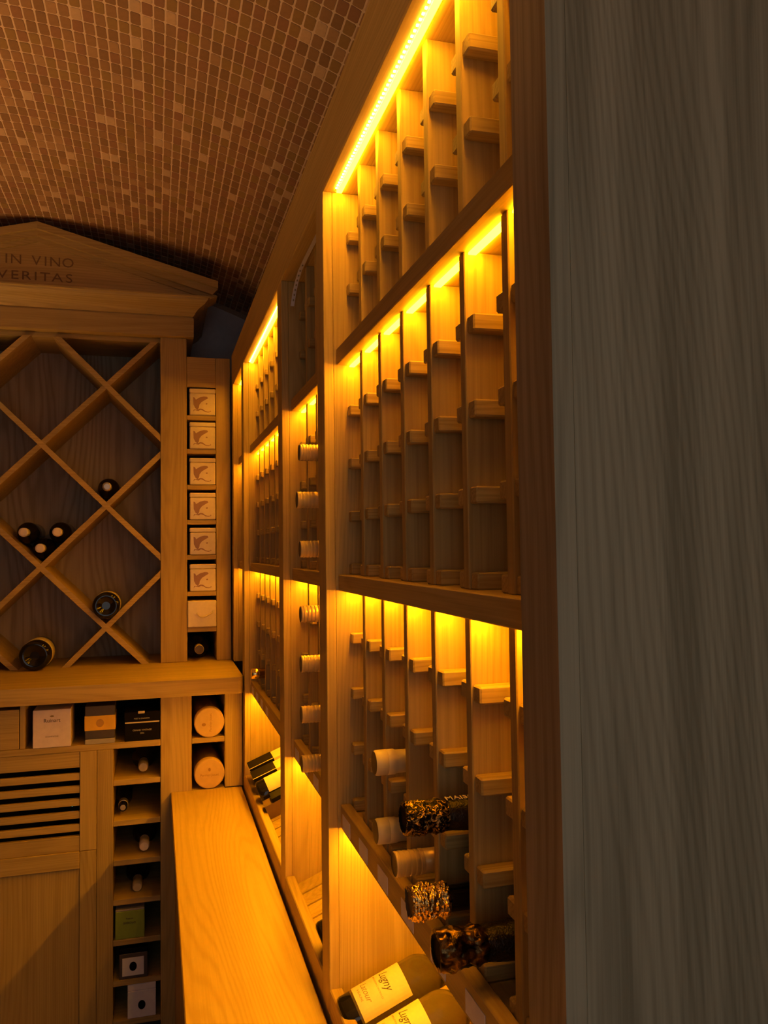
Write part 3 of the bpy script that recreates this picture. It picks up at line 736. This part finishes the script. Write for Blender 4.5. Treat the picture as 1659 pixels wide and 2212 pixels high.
box('carton_body', -.4125, -.3215, YL+.006, YL+.15, CUB[4]+.0003, CUB[4]+.088, GREENBOX, t_, .0015); box('lid_edge', -.4120, -.3220, YL+.0065, YL+.15, CUB[4]+.0883, CUB[4]+.0935, GREYBAND, t_)
lettering('print', 'BAROLO', .010, INK, t_, flat_fn(-.368, YL+.0058, CUB[4]+.050)); lettering('print_small', 'Riserva', .0075, INK, t_, flat_fn(-.368, YL+.0058, CUB[4]+.064))
t_ = thing('black_label_box', (-.355, YL, CUB[5]), 'dark box with white square label and black oval, in the cubby column', 'box')
box('box_body', -.400, -.3120, YL+.006, YL+.15, CUB[5]+.0003, CUB[5]+.080, CHARCOAL, t_, .0015); box('lid', -.400, -.3120, YL+.006, YL+.15, CUB[5]+.0815, CUB[5]+.0960, BLACKBOX, t_)
box('label', -.3905, -.3235, YL+.0052, YL+.006, CUB[5]+.010, CUB[5]+.067, TAGM, t_, 0); disc('oval_print', -.357, YL+.0052, CUB[5]+.039, .0115, .0145, BLACKBOX, t_)
t_ = thing('white_label_box', (-.33, YL, CUB[6]), 'white folded-top box with black oval at the bottom of the cubby column', 'box')
box('box_body', -.374, -.2860, YL+.004, YL+.15, CUB[6]+.0003, CUB[6]+.0855, TAGM, t_, .0015); box('flap', -.374, -.2860, YL+.0045, YL+.15, CUB[6]+.0860, CUB[6]+.1070, TAGM, t_, .0015)
disc('oval_print', -.330, YL+.004, CUB[6]+.040, .0115, .0145, BLACKBOX, t_)

# ------------------------------------------------------------------ things lying on the sloped display shelf
SL = math.atan(.40)
ux, uz = math.cos(SL), math.sin(SL)
DROP = .043
def sl_pt(s, h, y):          # s along the slope from the lip, h above it
    return (.0235+s*ux-h*uz, y, slopez(.0235)+s*uz+h*ux)
AS = Matrix(((-uz, 0, ux), (0, 1, 0), (ux, 0, uz)))      # local x -> normal, y -> y, z -> up the slope
def display_bottle(label, y, text, glass, R=.040, group='bottles on the sloped display shelf'):
    p = sl_pt(.003, R+.0004, y)
    if y < 1.40: p = (p[0], p[1], p[2]-DROP)
    t_ = thing('wine_bottle', (p[0], y, p[2]-R), label, 'bottle', group)
    base = Vector((p[0], y, p[2]+E0))
    pr = [(0, R*.8, 0), (.003, R*.95, 0), (.008, R, 0), (.140, R, 0)]+[(.140+.055*i/8, .0145+(R-.0145)*(.5+.5*math.cos(math.pi*i/8)), 0) for i in range(1, 9)]+[(.285, .0145, 0), (.290, .013, 0)]
    lo = [q for q in pr if q[0] <= .008]+[(.026, R, 0)]
    link('dark_base', lathe_mesh('dlo%s%.3f' % (glass.name, R), lo, AS, [BLACKGLASS], None, 48), base, t_)
    hi = [(.0262, R, 0)]+[q for q in pr if q[0] > .02]
    link('glass_body', lathe_mesh('dhi%s%.3f' % (glass.name, R), hi, AS, [glass], None, 48), base, t_)
    # label patch wrapped on the upper side
    V = []; F = []; n = 20
    for i in range(n+1):
        th = -1.35+2.7*i/n
        for s in (.030, .116):
            for rr in (R+.0003, R+.0008):
                q = AS @ Vector((rr*math.cos(th), rr*math.sin(th), s)); V.append((base.x+q.x, base.y+q.y, base.z-E0+q.z))
    for i in range(n):
        a = 4*i
        F += [(a+1, a+3, a+7, a+5), (a, a+4, a+6, a+2), (a, a+1, a+5, a+4), (a+2, a+6, a+7, a+3)]
    F += [(0, 2, 3, 1), (4*n, 4*n+1, 4*n+3, 4*n+2)]
    lb = mesh_obj('label', V, F, LABEL, t_)
    if text:
        def wrap(s0):
            def fn(a, b_, c):
                th = -(a+.013)/(R+.001); q = AS @ Vector(((R+.0010+c)*math.cos(th), (R+.0010+c)*math.sin(th), s0+b_))
                return (base.x+q.x, base.y+q.y, base.z-E0+q.z)
            return fn
        lettering('label_lettering', 'Lugny', .0205, INK, lb, wrap(.086), sx=.80, slant=.35, ext=.0001)
        lettering('label_lettering', 'Latour', .015, PALEINK, lb, wrap(.050), sx=.95, slant=.35, ext=.0001)
        lettering('label_lettering', 'A BEAUNE', .0055, PALEINK, lb, wrap(.039), ext=.0001)
        lettering('label_lettering', 'APPELLATION CONTROLEE', .0040, PALEINK, lb, wrap(.070), ext=.0001)
    return t_
display_bottle('white wine bottle with cream script label, lying against the rack divider', 1.332, True, CLEARGLASS)
display_bottle('second white wine bottle on the sloped shelf, partly cut by the frame bottom', 1.216, True, CLEARGLASS)
display_bottle('dark bottle on the sloped shelf of the narrow bay, half hidden by the divider', 1.515, False, BLACKGLASS)
for k, (y0, y1, s0, s1, h, lab) in enumerate(((2.640, 2.728, .006, .088, .075, 'black gift box with cream end on the far sloped shelf, against the far divider'), (2.535, 2.625, .004, .080, .072, 'middle black gift box with cream end on the far sloped shelf'))):
    t_ = thing('gift_box', sl_pt(s0, 0, (y0+y1)/2), lab, 'box', 'black gift boxes on the far sloped shelf')
    def slab2(nm, a, b_, h0, h1, mt, yy0=y0, yy1=y1):
        P = [sl_pt(a, h0, 0), sl_pt(b_, h0, 0), sl_pt(b_, h1, 0), sl_pt(a, h1, 0)]
        return prism(nm, [(p[0], p[2]) for p in P], yy0, yy1, mt, t_)
    slab2('box_body', s0, s1, .0005, h, BLACKBOX); slab2('cream_end', s1+.0005, s1+.10, .0005, h-.001, LABEL, y0+.002, y1-.002)
    slab2('gold_edge', s0, s1, h+.0001, h+.0008, CREAMCAP, y0, y0+.005)
display_bottle('dark bottle with cream label beside the black gift boxes', 2.470, False, BLACKGLASS)
t_ = thing('gift_box', sl_pt(.004, 0, 2.385), 'low brown box in front of the bottle on the far sloped shelf', 'box')
P = [sl_pt(.004, .0005, 0), sl_pt(.12, .0005, 0), sl_pt(.12, .040, 0), sl_pt(.004, .040, 0)]
prism('box_body', [(p[0], p[2]) for p in P], 2.355, 2.412, TUBE, t_)
P = [sl_pt(.03, .0405, 0), sl_pt(.12, .0405, 0), sl_pt(.12, .052, 0), sl_pt(.03, .052, 0)]
prism('box_lid', [(p[0], p[2]) for p in P], 2.356, 2.411, BLACKBOX, t_)
